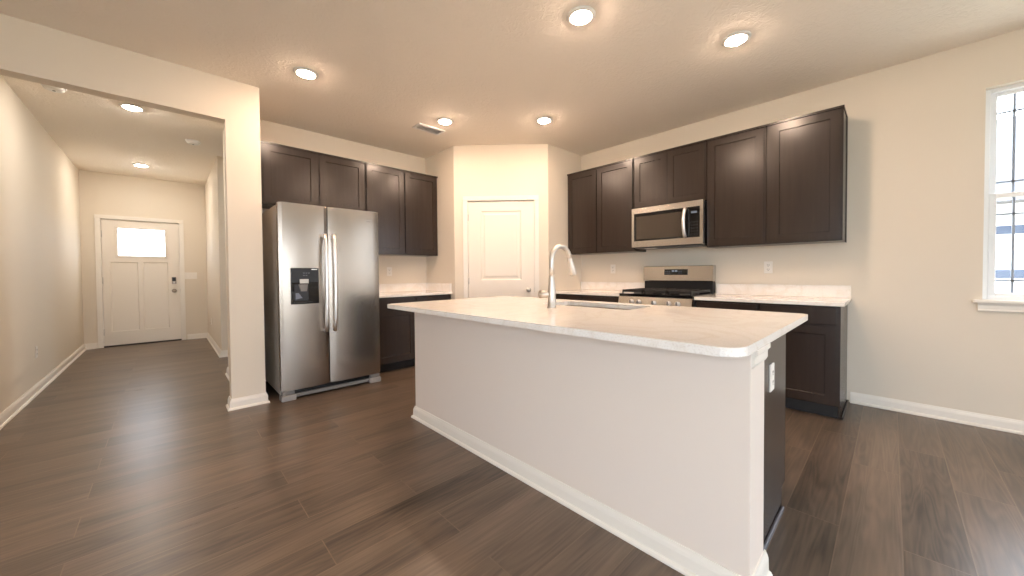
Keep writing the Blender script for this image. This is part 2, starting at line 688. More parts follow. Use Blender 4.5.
def thing(name, label, cat, loc, group=None):
    o = bpy.data.objects.new(name, None)
    o.empty_display_size = 0.1
    COL.objects.link(o)
    o.location = loc
    o['label'] = label
    o['category'] = cat
    if group:
        o['group'] = group
    return o


def tag(o, label, cat, group=None):
    o['label'] = label
    o['category'] = cat
    if group:
        o['group'] = group
    return o


def struct(name, mb, mat, parent=None):
    o = obj(name, mb, mat, parent)
    if parent is None:
        o['kind'] = 'structure'
    return o


def sroot(name, loc):
    o = bpy.data.objects.new(name, None)
    o.empty_display_size = 0.1
    COL.objects.link(o)
    o.location = loc
    o['kind'] = 'structure'
    return o


def copy_tree(root, delta, label):
    """a copy of a thing with copies of its parts and sub-parts"""
    r = root.copy()
    COL.objects.link(r)
    r.location = root.location + Vector(delta)
    r['label'] = label
    for ch in list(root.children):
        c = ch.copy()
        COL.objects.link(c)
        c.parent = r
        for g in ch.children:
            d = g.copy()
            COL.objects.link(d)
            d.parent = c
    return r


def frame(origin, u):
    """local a along u (right as seen by the viewer), b away from the viewer, c up"""
    u = Vector(u).normalized()
    b = Vector((0, 0, 1)).cross(u)
    m = I4()
    for i in range(3):
        m[i][0], m[i][1], m[i][2], m[i][3] = u[i], b[i], (0, 0, 1)[i], origin[i]
    return m


F_BACK = frame((0, 0, 0), (1, 0, 0))            # facing -Y
def F_right(x, y0):                              # facing -X, a grows towards -Y from y0
    return frame((x, y0, 0), (0, -1, 0))


# ---------------------------------------------------------------- room shell
struct('floor', MB().box(XLV - 0.2, XR + 0.14, YB - 0.14, YD + 0.16, -0.12, 0.0), FLOOR)
struct('ceiling', MB().box(XLV - 0.2, XR + 0.14, YB - 0.14, YD + 0.16, ZC, ZC + 0.12), CEIL)

# right wall (stove wall) with windows, some added to bring in daylight
M = F_right(XR, 6.49)
a_of = lambda y: 6.49 - y
WIN1 = (-0.449, -1.36)
ADDED_WIN2 = (6.2, 5.3)  # unseen side-hall window, added to brighten the hall
WIN3 = (-2.37, -3.28)
ADDED_WIN4 = (-1.41, -2.32)  # unseen window, added for more daylight from the right
struct('wall_right', MB(M).slab([0, a_of(YB - 0.12)], [0, ZC],
       [(a_of(WIN1[0]), a_of(WIN1[1]), WIN_Z0, WIN_Z1), (a_of(ADDED_WIN2[0]), a_of(ADDED_WIN2[1]), WIN_Z0, WIN_Z1), (a_of(WIN3[0]), a_of(WIN3[1]), WIN_Z0, WIN_Z1), (a_of(ADDED_WIN4[0]), a_of(ADDED_WIN4[1]), WIN_Z0, WIN_Z1)], 0, WT + 0.03), WALL)
# fridge wall
struct('wall_back', MB().box(XC1 - 0.02, XR, YF, YF + WT, 0, ZC), WALL)
# wing wall beside the fridge, and the beam over the hall opening
XW, YW, XHR = 0.492, 5.2, 0.535        # hall faces of the wing wall (set back behind the column), its end, and of the right hall wall
struct('wall_wing', MB().prism([(XC0, YH), (XC1, YH), (XC1, YW - 0.12), (XR, YW - 0.12), (XR, YW), (XW, YW), (XW, YH + 0.115), (XC0, YH + 0.115)], 'z', 0, ZC), WALL)
struct('wall_header', MB().box(XLV, XC0, YH, YH + 0.115, ZH, ZC), WALL)
struct('wall_living', MB().box(XLV, XL, YH, YH + 0.115, 0, ZH), WALL)
# hall
struct('wall_left', MB().box(XL - WT, XL, YH + 0.115, YD, 0, ZC), WALL)
struct('wall_hall_right', MB().prism([(XHR, 6.37), (XR, 6.37), (XR, 6.49), (XHR + 0.12, 6.49), (XHR + 0.12, YD), (XHR, YD)], 'z', 0, ZC), WALL)
DX0, DX1, DZ1 = -0.728, 0.178, 2.035
struct('wall_entry', MB().slab([XL - WT, XHR + 0.12], [0, ZC], [(DX0 - 0.02, DX1 + 0.02, 0, DZ1 + 0.02)], YD, YD + WT + 0.03), WALL)
# living room behind the camera
struct('wall_front', MB().slab([XLV - WT, XR + 0.15], [0, ZC], [(-0.6, 1.2, 0, 2.06), (-2.3, -1.1, WIN_Z0, WIN_Z1)], YB - WT - 0.03, YB), WALL)
MLV = frame((XLV, YB, 0), (0, 1, 0))
FILL_WINDOWS = [(0.35, 1.65), (2.15, 3.45)]  # unseen windows, added as fill light on the island front
struct('wall_living_left', MB(MLV).slab([0, YH + 0.115 - YB], [0, ZC], [(q0, q1, 0.15, WIN_Z1) for q0, q1 in FILL_WINDOWS], 0, WT + 0.03), WALL)
# pantry
LP = (P2 - P1).length
FP = frame(P1, P2 - P1)
PD0, PD1, PDH = 0.172, 1.022, 2.052
struct('wall_pantry', MB(FP).slab([0, LP], [0, ZC], [(PD0 - 0.012, PD1 + 0.012, 0, PDH + 0.012)], 0, 0.1), WALL)
struct('wall_pantry_left', MB().prism([(P1.x, P1.y), (P1.x + 0.11, P1.y + 0.05), (P1.x + 0.11, YF), (P1.x, YF)], 'z', 0, ZC), WALL)
struct('wall_pantry_right', MB().prism([(P2.x, P2.y), (XR, P2.y), (XR, P2.y + 0.11), (P2.x + 0.05, P2.y + 0.11)], 'z', 0, ZC), WALL)

# baseboards with shoe moulding
BASE = [(0, 0), (0.027, 0), (0.027, 0.008), (0.022, 0.016), (0.015, 0.019), (0.014, 0.062), (0.011, 0.074), (0.007, 0.082), (0.005, 0.09), (0, 0.09)]
struct('baseboard_right', MB().sweep([(XR, 0.235), (XR, YB)], BASE), TRIM)
struct('baseboard_left', MB().sweep([(XLV, YB), (XLV, YH), (XL, YH), (XL, YD), (DX0 - 0.065, YD)], BASE), TRIM)
struct('baseboard_hall', MB().sweep([(DX1 + 0.075, YD), (XHR, YD), (XHR, 6.37), (XR, 6.37), (XR, YW), (XW, YW), (XW, YH + 0.115), (XC0, YH + 0.115), (XC0, YH), (XC1, YH), (XC1, YF)], BASE), TRIM)
struct('baseboard_pantry', MB(FP).box(1.085, LP - 0.01, -0.014, 0, 0, 0.09, 0.003).box(0.01, 0.105, -0.014, 0, 0, 0.09, 0.003), TRIM)
struct('baseboard_front', MB().box(XLV, -0.66, YB, YB + 0.014, 0, 0.09).box(1.26, XR, YB, YB + 0.014, 0, 0.09), TRIM)


# ---------------------------------------------------------------- windows
def single_hung(name, M, w, z0, z1, prairie=True):
    """double sash window set in a drywall return; local a 0..w, b 0 = wall face"""
    org = M @ Vector((w / 2, 0.05, z0))
    r = sroot(name, org)
    h = z1 - z0
    fr = 0.028
    b0, b1 = 0.055, 0.13
    m = MB(M)
    m.box(0, fr, b0, b1, z0, z1, 0.003).box(w - fr, w, b0, b1, z0, z1, 0.003)
    m.box(fr, w - fr, b0, b1, z1 - fr, z1, 0.003).box(fr, w - fr, b0, b1, z0, z0 + fr, 0.003)
    obj('window_frame', m, VINYL, r)
    zm = z0 + h * 0.492
    st = 0.034
    def sash(nm, c0, c1, bb0, bb1):
        s = MB(M)
        a0, a1 = fr, w - fr
        s.box(a0, a0 + st, bb0, bb1, c0, c1, 0.004).box(a1 - st, a1, bb0, bb1, c0, c1, 0.004)
        s.box(a0 + st, a1 - st, bb0, bb1, c0, c0 + st, 0.004).box(a0 + st, a1 - st, bb0, bb1, c1 - st, c1, 0.004)
        so = obj(nm, s, VINYL, r)
        bc = (bb0 + bb1) / 2
        obj('pane', MB(M).box(a0 + st - 0.004, a1 - st + 0.004, bc - 0.002, bc + 0.002, c0 + st - 0.004, c1 - st + 0.004), GLASS, so)
        if prairie:
            g = MB(M)
            k = 0.0065
            for a in (0.137, w - 0.137):
                g.box(a - k, a + k, bc + 0.003, bc + 0.011, c0 + st, c1 - st)
            for c in (c0 + st + 0.085, c1 - st - 0.115):
                g.box(a0 + st, a1 - st, bc + 0.003, bc + 0.011, c - k, c + k)
            obj('muntin', g, MUNT, so)
        return so
    sash('lower_sash', z0 + 0.018, zm + 0.018, 0.062, 0.092)
    sash('upper_sash', zm - 0.018, z1 - 0.018, 0.096, 0.126)
    lk = MB(M).box(w / 2 - 0.03, w / 2 + 0.03, 0.066, 0.09, zm + 0.018, zm + 0.03, 0.003)
    obj('sash_lock', lk, VINYL, r)
    return r


single_hung('window_1', F_right(XR, WIN1[0]), WIN1[0] - WIN1[1], WIN_Z0, WIN_Z1)
single_hung('window_2', F_right(XR, ADDED_WIN2[0]), ADDED_WIN2[0] - ADDED_WIN2[1], WIN_Z0, WIN_Z1)  # added out of view to light the hall
single_hung('window_7', F_right(XR, WIN3[0]), WIN3[0] - WIN3[1], WIN_Z0, WIN_Z1)
single_hung('window_8', F_right(XR, ADDED_WIN4[0]), ADDED_WIN4[0] - ADDED_WIN4[1], WIN_Z0, WIN_Z1)  # added out of view for extra daylight


def stool(name, y0, y1):
    m = MB()
    m.box(XR - 0.035, XR + 0.055, y1 - 0.045, y0 + 0.045, WIN_Z0 - 0.022, WIN_Z0 + 0.002, 0.006)
    m.sweep([(XR, y0 + 0.02), (XR, y1 - 0.02)], [(0, 0.828), (0.012, 0.828), (0.017, 0.836), (0.012, 0.846), (0.013, 0.872), (0.02, 0.888), (0, 0.888)])
    return struct(name, m, TRIM)


stool('trim_1', WIN1[0], WIN3[1])
stool('trim_2', *ADDED_WIN2)
MF = frame((1.2, YB, 0), (-1, 0, 0))
MF2 = frame((-1.1, YB, 0), (-1, 0, 0))
single_hung('window_3', MF2, 1.2, WIN_Z0, WIN_Z1)
for wn, (q0, q1) in zip((5, 6), FILL_WINDOWS):
    single_hung('window_%d' % wn, frame((XLV, YB + q0, 0), (0, 1, 0)), q1 - q0, 0.15, WIN_Z1)  # added out of view for fill light
r = sroot('window_4', MF @ Vector((0.9, 0.05, 0)))
m = MB(MF)
m.box(0, 0.04, 0.03, 0.13, 0, 2.06).box(1.76, 1.8, 0.03, 0.13, 0, 2.06).box(0.04, 1.76, 0.03, 0.13, 2.02, 2.06).box(0.04, 1.76, 0.03, 0.13, 0, 0.03)
obj('window_frame', m, VINYL, r)
for a0, bb in ((0.04, 0.04), (0.87, 0.085)):
    s = MB(MF)
    s.box(a0, a0 + 0.07, bb, bb + 0.035, 0.03, 2.02).box(a0 + 0.82, a0 + 0.89, bb, bb + 0.035, 0.03, 2.02)
    s.box(a0 + 0.07, a0 + 0.82, bb, bb + 0.035, 0.03, 0.12).box(a0 + 0.07, a0 + 0.82, bb, bb + 0.035, 1.95, 2.02)
    so = obj('sliding_panel', s, VINYL, r)
    obj('pane', MB(MF).box(a0 + 0.065, a0 + 0.825, bb + 0.015, bb + 0.02, 0.115, 1.955), GLASS, so)


# ---------------------------------------------------------------- interior doors and casings
def casing(name, M, a0, a1, z1, w=0.057, th=0.017, stop=0.049):
    m = MB(M)
    prof = lambda p, q: None
    for x0, x1, o in ((a0 - w, a0, 1), (a1, a1 + w, -1)):
        m.prism([(x0, 0), (x1, 0), (x1, -th * (0.6 if o == 1 else 1)), ((x0 + x1) / 2, -th * 0.85), (x0, -th * (1 if o == 1 else 0.6))], 'z', 0, z1)
    m.prism([(0, z1), (-th * 0.6, z1), (-th * 0.85, z1 + w / 2), (-th, z1 + w), (0, z1 + w)], 'x', a0 - w, a1 + w)
    # jambs
    m.box(a0 - 0.012, a0, 0, 0.1, 0, z1).box(a1, a1 + 0.012, 0, 0.1, 0, z1).box(a0, a1, 0, 0.1, z1, z1 + 0.012)
    # door stops behind the leaf
    m.box(a0, a0 + 0.012, stop, 0.1, 0, z1).box(a1 - 0.012, a1, stop, 0.1, 0, z1).box(a0, a1, stop, 0.1, z1 - 0.012, z1)
    return struct(name, m, TRIM)


# pantry door: two panels, upper one taller; local b 0.02 = leaf face
casing('trim_3', FP, PD0, PD1, PDH)
pw, ph = PD1 - PD0 - 0.006, PDH - 0.015
r = sroot('door_2', FP @ Vector(((PD0 + PD1) / 2, 0.03, 0.01)))
leaf = MB(FP).panelled(pw, ph, 0.035, [(0.165, pw - 0.165, 1.03, ph - 0.125), (0.165, pw - 0.165, 0.23, 0.81)], 0.009, 0.012, 0.02, PD0 + 0.003, 0.01, 0.012)
obj('door_leaf', leaf, DOORP, r)
kx, kz = 0.945, 0.914
kn = MB(FP)
kn.lathe([(0.032, 0.012), (0.032, 0.006), (0.028, 0.002), (0.012, 0.0), (0.012, -0.03), (0.02, -0.036), (0.028, -0.048), (0.029, -0.058), (0.024, -0.068), (0.008, -0.073)], (kx, 0, kz), 'y')
obj('door_knob', kn, NICKEL, r)
obj('latch', MB(FP).box(PD1 - 0.004, PD1 + 0.004, 0.003, 0.012, kz - 0.03, kz + 0.03, 0.001), NICKEL, r)
for z in (0.22, 1.03, 1.84):
    h = MB(FP)
    h.tube([(PD0, -0.001, z - 0.04), (PD0, -0.001, z + 0.04)], 0.006, 8).box(PD0 - 0.012, PD0 + 0.014, 0.008, 0.0125, z - 0.04, z + 0.04)
    obj('hinge', h, NICKEL, r)

# front door with one lite and two tall panels
FD = frame((0, YD, 0), (1, 0, 0))
casing('trim_4', FD, DX0, DX1, DZ1, 0.06, 0.018, 0.066)
struct('trim_5', MB().box(DX0, DX1, YD - 0.012, YD + 0.1, 0, 0.02, 0.003), simple('bronze_threshold', srgb(74, 66, 58), 0.45, 0.6))
dw, dh = DX1 - DX0 - 0.006, DZ1 - 0.028
r = sroot('door_1', (-0.275, YD + 0.04, 0.022))
LX0, LX1, LZ0, LZ1 = -0.555, 0.004, 1.452, 1.905
M1 = frame((DX0 + 0.003, YD, 0), (1, 0, 0))
t0 = DX0 + 0.003
lf = MB(M1)
# leaf in two pieces that meet above the panels: panelled lower part and an open frame round the lite
lowh = 1.40
lf.panelled(dw, lowh, 0.044, [(-0.643 - t0, -0.328 - t0, 0.235 - 0.022, 1.355 - 0.022), (-0.275 - t0, 0.03 - t0, 0.235 - 0.022, 1.355 - 0.022)], 0.011, 0.010, 0.0, 0, 0.022, 0.02)
lf.slab([0, dw], [0.022 + lowh, 0.022 + dh], [(LX0 - t0, LX1 - t0, LZ0, LZ1)], 0.02, 0.064)
leaf = obj('door_leaf', lf, DOORP, r)
g = MB()
for x0, x1, z0, z1 in ((LX0 - 0.022, LX0 + 0.008, LZ0 - 0.022, LZ1 + 0.022), (LX1 - 0.008, LX1 + 0.022, LZ0 - 0.022, LZ1 + 0.022), (LX0, LX1, LZ0 - 0.022, LZ0 + 0.008), (LX0, LX1, LZ1 - 0.008, LZ1 + 0.022)):
    g.box(x0, x1, YD + 0.010, YD + 0.03, z0, z1, 0.004)
obj('lite_frame', g, DOORP, r)
obj('pane', MB().box(LX0, LX1, YD + 0.038, YD + 0.044, LZ0, LZ1), GLASS, r)
lk = MB().box(0.071, 0.129, YD - 0.004, YD + 0.02, 0.985, 1.105, 0.006)
lko = obj('keypad_lock', lk, NICKELD, r)
obj('keypad', MB().box(0.077, 0.123, YD - 0.008, YD - 0.003, 1.035, 1.098, 0.002), BLACK, lko)
obj('thumb_turn', MB().box(0.092, 0.108, YD - 0.02, YD - 0.003, 0.995, 1.026, 0.004), NICKEL, lko)
kn = MB()
kn.lathe([(0.033, 0.02), (0.033, 0.012), (0.026, 0.006), (0.012, 0.004), (0.012, -0.026), (0.022, -0.032), (0.029, -0.044), (0.028, -0.056), (0.020, -0.064), (0.006, -0.067)], (0.1, YD, 0.868), 'y')
obj('door_knob', kn, NICKELD, r)
obj('strike', MB().box(DX1 - 0.003, DX1 + 0.004, YD + 0.0, YD + 0.02, 0.84, 0.90), NICKEL, r)
for z in (0.24, 1.06, 1.80):
    h = MB()
    h.tube([(DX0, YD + 0.004, z - 0.05), (DX0, YD + 0.004, z + 0.05)], 0.008, 8).box(DX0 - 0.003, DX0 + 0.012, YD + 0.01, YD + 0.021, z - 0.05, z + 0.05)
    obj('hinge', h, NICKEL, r)


# ---------------------------------------------------------------- outlets and switches
def outlet(label, M, a, z, gangs=1, kind='outlet', group='white electrical outlets'):
    w = 0.070 + 0.046 * (gangs - 1)
    h = 0.115
    t = thing('wall_outlet' if kind == 'outlet' else 'light_switch', label, 'outlet' if kind == 'outlet' else 'switch', M @ Vector((a, 0, z - h / 2)), group if kind == 'outlet' else None)
    obj('cover_plate', MB(M).box(a - w / 2, a + w / 2, -0.006, 0, z - h / 2, z + h / 2, 0.0025), PLATE, t)
    for g in range(gangs):
        ac = a + (g - (gangs - 1) / 2) * 0.046
        if kind == 'outlet':
            for dz in (-0.021, 0.021):
                rc = obj('receptacle', MB(M).prism(rounded_rect(ac - 0.0165, ac + 0.0165, -0.0075, -0.005, (0, 0, 0, 0)), 'z', z + dz - 0.0145, z + dz + 0.0145), PLATE, t)
                s = MB(M)
                s.box(ac - 0.009, ac - 0.006, -0.0082, -0.007, z + dz - 0.002, z + dz + 0.008)
                s.box(ac + 0.006, ac + 0.009, -0.0082, -0.007, z + dz - 0.002, z + dz + 0.008)
                s.box(ac - 0.003, ac + 0.003, -0.0082, -0.007, z + dz - 0.011, z + dz - 0.006)
                obj('slot', s, SLOT, rc)
        else:
            obj('rocker', MB(M).box(ac - 0.0165, ac + 0.0165, -0.010, -0.005, z - 0.033, z + 0.033, 0.002), PLATE, t)
    return t


FR = F_right(XR, 0)
outlet('white outlet on right wall above counter, between range and right end of upper cabinets', FR, -0.825, 1.163)
outlet('white outlet on right wall left of the range, above the corner counter', FR, -2.51, 1.17)
outlet('white outlet on back wall just right of the refrigerator', F_BACK @ Matrix.Translation((0, YF, 0)), 2.13, 1.16)
outlet('white outlet low on the left hallway wall', frame((XL, 0, 0), (0, 1, 0)), 5.76, 0.394)
outlet('small white outlet low on the right hallway wall near front door', F_right(XHR, 0), -7.85, 0.36)
outlet('white three gang switch plate beside the front door', FD, 0.32, 1.125, 3, 'switch')


# ---------------------------------------------------------------- cabinets
DT = 0.020


def shaker(M, a0, a1, c0, c1, rail=0.062, drawer=False):
    w, h = a1 - a0, c1 - c0
    m = MB(M)
    if drawer:
        m.box(a0, a1, -DT, 0, c0, c1, 0.003)
    else:
        m.panelled(w, h, DT, [(rail, w - rail, rail, h - rail)], 0.008, 0.004, 0, a0, c0, -DT)
    return m


def upper_cabinet(label, M, a0, a1, c0, c1, depth, doors, end_panel=False, left_end=False):
    """doors: list of (a0,a1)"""
    t = thing('upper_cabinet', label, 'cabinet', M @ Vector(((a0 + a1) / 2, depth / 2, c0)), 'dark brown wall cabinets')
    body = MB(M).box(a0, a1, 0, depth, c0, c1, 0.0012, 1)
    obj('body', body, CAB, t)
    for d0, d1 in doors:
        obj('door', shaker(M, d0, d1, c0 + 0.012, c1 - 0.016), CAB, t)
    tr = MB(M).box(a0 - (0.004 if left_end else 0), a1 + (0.006 if end_panel else 0), -DT - 0.006, depth * 0.98, c1 - 0.012, c1 + 0.006, 0.002)
    obj('top_trim', tr, CAB, t)
    if end_panel:
        e = MB(M).box(a1, a1 + 0.006, 0.262, depth, c0 - 0.004, c1, 0.001)
        obj('scribe_strip', e, CAB, t)
    return t


UB, UT, UD = 1.370, 2.430, 0.302
MU = F_right(3.918, 0)      # a = -y
RV = 0.014
def du(y_hi, y_lo):
    return (-y_hi, -y_lo)

upper_cabinet('dark brown two door wall cabinet in the corner, left of the microwave', MU, -3.0, -2.058, UB, UT, UD - 0.002,
              [du(3.0 - 0.008, 2.555), du(2.541, 2.058 + RV)])
upper_cabinet('short dark brown two door cabinet directly above the microwave', MU, -2.056, -1.282, 1.845, UT, UD - 0.002,
              [du(2.056 - RV, 1.671), du(1.667, 1.282 + RV)])
upper_cabinet('tall dark brown single door wall cabinet just right of the microwave', MU, -1.280, -0.786, UB, UT, UD - 0.002,
              [du(1.280 - RV, 0.786 + 0.016)])
upper_cabinet('dark brown single door wall cabinet at the right end of the stove wall', MU, -0.784, -0.274, UB, UT, UD - 0.002,
              [du(0.784 - 0.034, 0.274 + 0.016)], True)
ML = F_BACK @ Matrix.Translation((0, YF - 0.305, 0))
upper_cabinet('dark brown two door wall cabinet right above the refrigerator', ML, 0.690, 1.704, 1.828, UT, 0.303,
              [(0.690 + 0.018, 1.190), (1.214, 1.704 - 0.014)])
upper_cabinet('dark brown two door wall cabinet between refrigerator and pantry wall', ML, 1.706, 2.680, UB, UT, 0.303,
              [(1.706 + RV, 2.186), (2.204, 2.680 - RV)])
# filler between wing wall and first cabinet
tag(obj('cabinet_filler', MB(ML).box(XC1 + 0.002, 0.688, 0.0, 0.02, 1.828, UT, 0.001), CAB), 'narrow dark filler strip between white wing wall and cabinet above refrigerator', 'filler strip')

WC = 0.892                  # wall counter top
CT = 0.030


def base_cabinet(label, M, a0, a1, depth, cols, group=None, end_right=False, parent_cat='cabinet'):
    top = WC - CT - 0.002
    t = thing('base_cabinet', label, 'cabinet', M @ Vector(((a0 + a1) / 2, depth / 2, 0)), 'dark brown base cabinets')
    obj('body', MB(M).box(a0, a1, 0, depth, 0.105, top, 0.0012, 1), CAB, t)
    obj('toe_kick', MB(M).box(a0 + 0.002, a1 - 0.002 - (0.016 if end_right else 0), 0.07, depth - 0.01, 0, 0.105), CABIN, t)
    for d0, d1 in cols:
        obj('drawer_front', shaker(M, d0, d1, 0.722, top - 0.014, drawer=True), CAB, t)
        obj('door', shaker(M, d0, d1, 0.120, 0.706), CAB, t)
    if end_right:
        e = MB(M)
        e.prism([(0, 0.105), (0.072, 0.105), (0.072, 0), (depth, 0), (depth, 0.105)], 'x', a1 - 0.016, a1)
        obj('end_panel', e, CAB, t)
        s = MB(M).box(a1 + 0.0005, a1 + 0.014, 0.060, depth, 0, 0.019, 0.005)
        obj('shoe_moulding', s, CAB, t)
    return t


BX = 3.612                  # base cabinet face on the stove wall
MBR = F_right(BX, 0)
BD = XR - BX - 0.002
base_cabinet('dark brown base cabinet right of the range, beside the range', MBR, -1.278, -0.772, BD, [du(1.278 - RV, 0.772 + 0.010)])
base_cabinet('dark brown base cabinet at the right end of the stove wall', MBR, -0.770, -0.258, BD, [du(0.770 - 0.010, 0.258 + 0.022)], None, True)
base_cabinet('dark brown base cabinet left of the range under the corner counter', MBR, -3.0, -2.060, BD, [du(3.0 - 0.03, 2.545), du(2.535, 2.060 + RV)])
BYL = YF - 0.612
MBL = F_BACK @ Matrix.Translation((0, BYL, 0))
base_cabinet('dark base cabinet standing right beside the refrigerator', MBL, 1.640, 2.160, 0.610, [(1.640 + RV, 2.160 - 0.010)])
base_cabinet('dark base cabinet in the corner by the pantry wall, left of pantry door', MBL, 2.162, 2.680, 0.610, [(2.162 + 0.010, 2.680 - 0.02)])


def wall_counter(label, M, a0, a1, depth, over_l, over_r, side_splash=None, r_round=0.0):
    t = thing('kitchen_countertop', label, 'countertop', M @ Vector(((a0 + a1) / 2, depth / 2, WC - CT)), 'white quartz wall counters')
    m = MB(M)
    m.prism([(a0 - over_l, -0.032), (a1 + over_r, -0.032), (a1 + over_r, depth), (a0 - over_l, depth)], 'z', WC - CT, WC, 0.003)
    obj('slab', m, QUARTZ, t)
    b = MB(M).box(a0 - over_l, a1 + over_r, depth - 0.020, depth, WC + 0.0005, WC + 0.108, 0.002)
    obj('backsplash', b, QUARTZ, t)
    if side_splash == 'r':
        obj('side_splash', MB(M).box(a1 - 0.020, a1, -0.02, depth - 0.0205, WC + 0.0005, WC + 0.108, 0.002), QUARTZ, t)
    if side_splash == 'l':
        obj('side_splash', MB(M).box(a0, a0 + 0.020, -0.02, depth - 0.0205, WC + 0.0005, WC + 0.108, 0.002), QUARTZ, t)
    return t


wall_counter('white quartz countertop right of the range with low backsplash', MBR, -1.278, -0.258, BD, 0, 0.022)
wall_counter('white quartz countertop left of the range running into the corner', MBR, -3.006, -2.060, BD, 0, 0)
wall_counter('white quartz countertop between refrigerator and pantry wall', MBL, 1.640, 2.680, 0.610, 0.0, 0, 'r')

# ---------------------------------------------------------------- island
IZ = 0.898
IX0, IX1, IY0, IY1 = 1.215, 2.475, 0.303, 2.690
KX0, KX1, KY0, KY1 = 1.400, 1.585, 0.320, 2.575     # white knee wall
CY0, CX1 = 0.352, 2.168                             # dark cabinet end and face
isl = thing('kitchen_island', 'kitchen island with white painted back and dark brown cabinet end', 'island', (1.75, 1.46, 0))
obj('back_panel', MB().box(KX0, KX1, KY0, KY1, 0, IZ - CT - 0.001, 0.002), ISLP, isl)
ISB = BASE
obj('baseboard', MB().sweep([(KX1 + 0.012, KY0), (KX0, KY0), (KX0, KY1), (KX1 + 0.012, KY1)], ISB, -1), TRIM, isl)
zt = IZ - CT - 0.001
cap = MB().sweep([(KX1, KY0), (KX0 + 0.002, KY0)], [(0, zt - 0.062), (0.004, zt - 0.062), (0.010, zt - 0.050), (0.010, zt - 0.026), (0.018, zt - 0.016), (0.018, zt), (0, zt)], -1)
obj('post_moulding', cap, TRIM, isl)
cb = MB()
CX2, CY1 = 2.40, 0.425                              # kitchen-side face of the cabinets behind the end panel
cb.prism([(KX1, 0), (CX1 - 0.075, 0), (CX1 - 0.075, 0.105), (CX1, 0.105), (CX1, zt), (KX1, zt)], 'y', CY0, CY1)
cb.box(KX1, CX2 - 0.075, CY1, CY1 + 0.018, 0, 0.105).box(KX1, CX2, CY1, CY1 + 0.018, 0.105, zt)
cb.box(KX1, CX2 - 0.075, 2.54, 2.56, 0, 0.105).box(KX1, CX2, 2.54, 2.56, 0.105, zt)
cb.box(KX1, CX2 - 0.02, CY1 + 0.018, 2.54, 0.105, 0.125)
cb.box(CX2 - 0.02, CX2, CY1 + 0.018, 2.54, 0.105, zt)
cb.box(CX2 - 0.095, CX2 - 0.075, CY1 + 0.018, 2.54, 0.0, 0.105)
obj('cabinet_body', cb, CAB, isl)
obj('shoe_moulding', MB().box(KX1, CX1 - 0.078, CY0 - 0.013, CY0 - 0.0003, 0, 0.018, 0.005), simple('island_shoe', srgb(92, 90, 98), 0.3), isl)
MI = frame((CX2, 0.0, 0), (0, 1, 0))
for y0, y1 in ((0.440, 0.92), (0.93, 1.45), (1.46, 2.0), (2.01, 2.55)):
    obj('door', shaker(MI, y0, y1, 0.12, zt - 0.02), CAB, isl)

# island worktop with rounded corners and the sink cut-out
SX0, SX1, SY0, SY1 = 2.025, 2.345, 1.10, 1.80
def counter_with_hole():
    out = rounded_rect(IX0, IX1, IY0, IY1, (0.07, 0.03, 0.03, 0.05))
    hole = rounded_rect(SX0, SX1, SY0, SY1, (0.02,) * 4, 4)
    t = bmesh.new()
    ym = (SY0 + SY1) / 2
    def loops(z):
        O = [t.verts.new((x, y, z)) for x, y in out]
        H = [t.verts.new((x, y, z)) for x, y in hole]
        Lp = [t.verts.new((IX0, ym, z)), t.verts.new((SX0, ym, z)), t.verts.new((SX1, ym, z)), t.verts.new((IX1, ym, z))]
        return O, H, Lp
    T = loops(IZ)
    B = loops(IZ - CT)
    def faces(S):
        O, H, Lp = S
        no = len(O) // 4
        nh = len(H) // 4
        lowO, highO = O[:2 * no], O[2 * no:]
        lowH, highH = H[:2 * nh], H[2 * nh:]
        t.faces.new(lowO + [Lp[3], Lp[2]] + lowH[::-1] + [Lp[1], Lp[0]])
        t.faces.new([Lp[3]] + highO + [Lp[0], Lp[1]] + highH[::-1] + [Lp[2]])
        ring_o = lowO + [Lp[3]] + highO + [Lp[0]]
        ring_h = lowH + [Lp[2]] + highH + [Lp[1]]
        return ring_o, ring_h
    to, th = faces(T)
    bo, bh = faces(B)
    rim = []
    for A, C in ((to, bo), (th, bh)):
        n = len(A)
        for i in range(n):
            t.faces.new((A[i], A[(i + 1) % n], C[(i + 1) % n], C[i]))
    es = []
    for A in (to, bo):
        for i in range(len(A)):
            e = t.edges.get((A[i], A[(i + 1) % len(A)]))
            if e:
                es.append(e)
    bmesh.ops.bevel(t, geom=es, offset=0.004, segments=2, profile=0.5, affect='EDGES')
    m = MB()
    m._add(t)
    return m
tag(obj('island_countertop', counter_with_hole(), QUARTZ, None, ((IX0 + IX1) / 2, (IY0 + IY1) / 2, IZ - CT)),
    'large white quartz countertop with rounded corners on the island', 'countertop')

# sink basin: two bowls of pressed steel
sk = thing('kitchen_sink', 'stainless undermount sink set into the island countertop', 'sink', ((SX0 + SX1) / 2, (SY0 + SY1) / 2, IZ - CT - 0.2))
m = MB()
zt2, zb, w = IZ - CT - 0.001, IZ - CT - 0.19, 0.004
m.box(SX0 - 0.02, SX1 + 0.02, SY0 - 0.02, SY1 + 0.02, zb - w, zb)
m.box(SX0 - 0.02, SX0 - 0.008, SY0 - 0.02, SY1 + 0.02, zb, zt2).box(SX1 + 0.008, SX1 + 0.02, SY0 - 0.02, SY1 + 0.02, zb, zt2)
m.box(SX0 - 0.008, SX1 + 0.008, SY0 - 0.02, SY0 - 0.008, zb, zt2).box(SX0 - 0.008, SX1 + 0.008, SY1 + 0.008, SY1 + 0.02, zb, zt2)
ym = (SY0 + SY1) / 2
obj('basin', m, STEELD, sk)
obj('divider', MB().box(SX0 - 0.008, SX1 + 0.008, ym - 0.012, ym + 0.012, zb, zt2 - 0.03, 0.006), STEELD, sk)
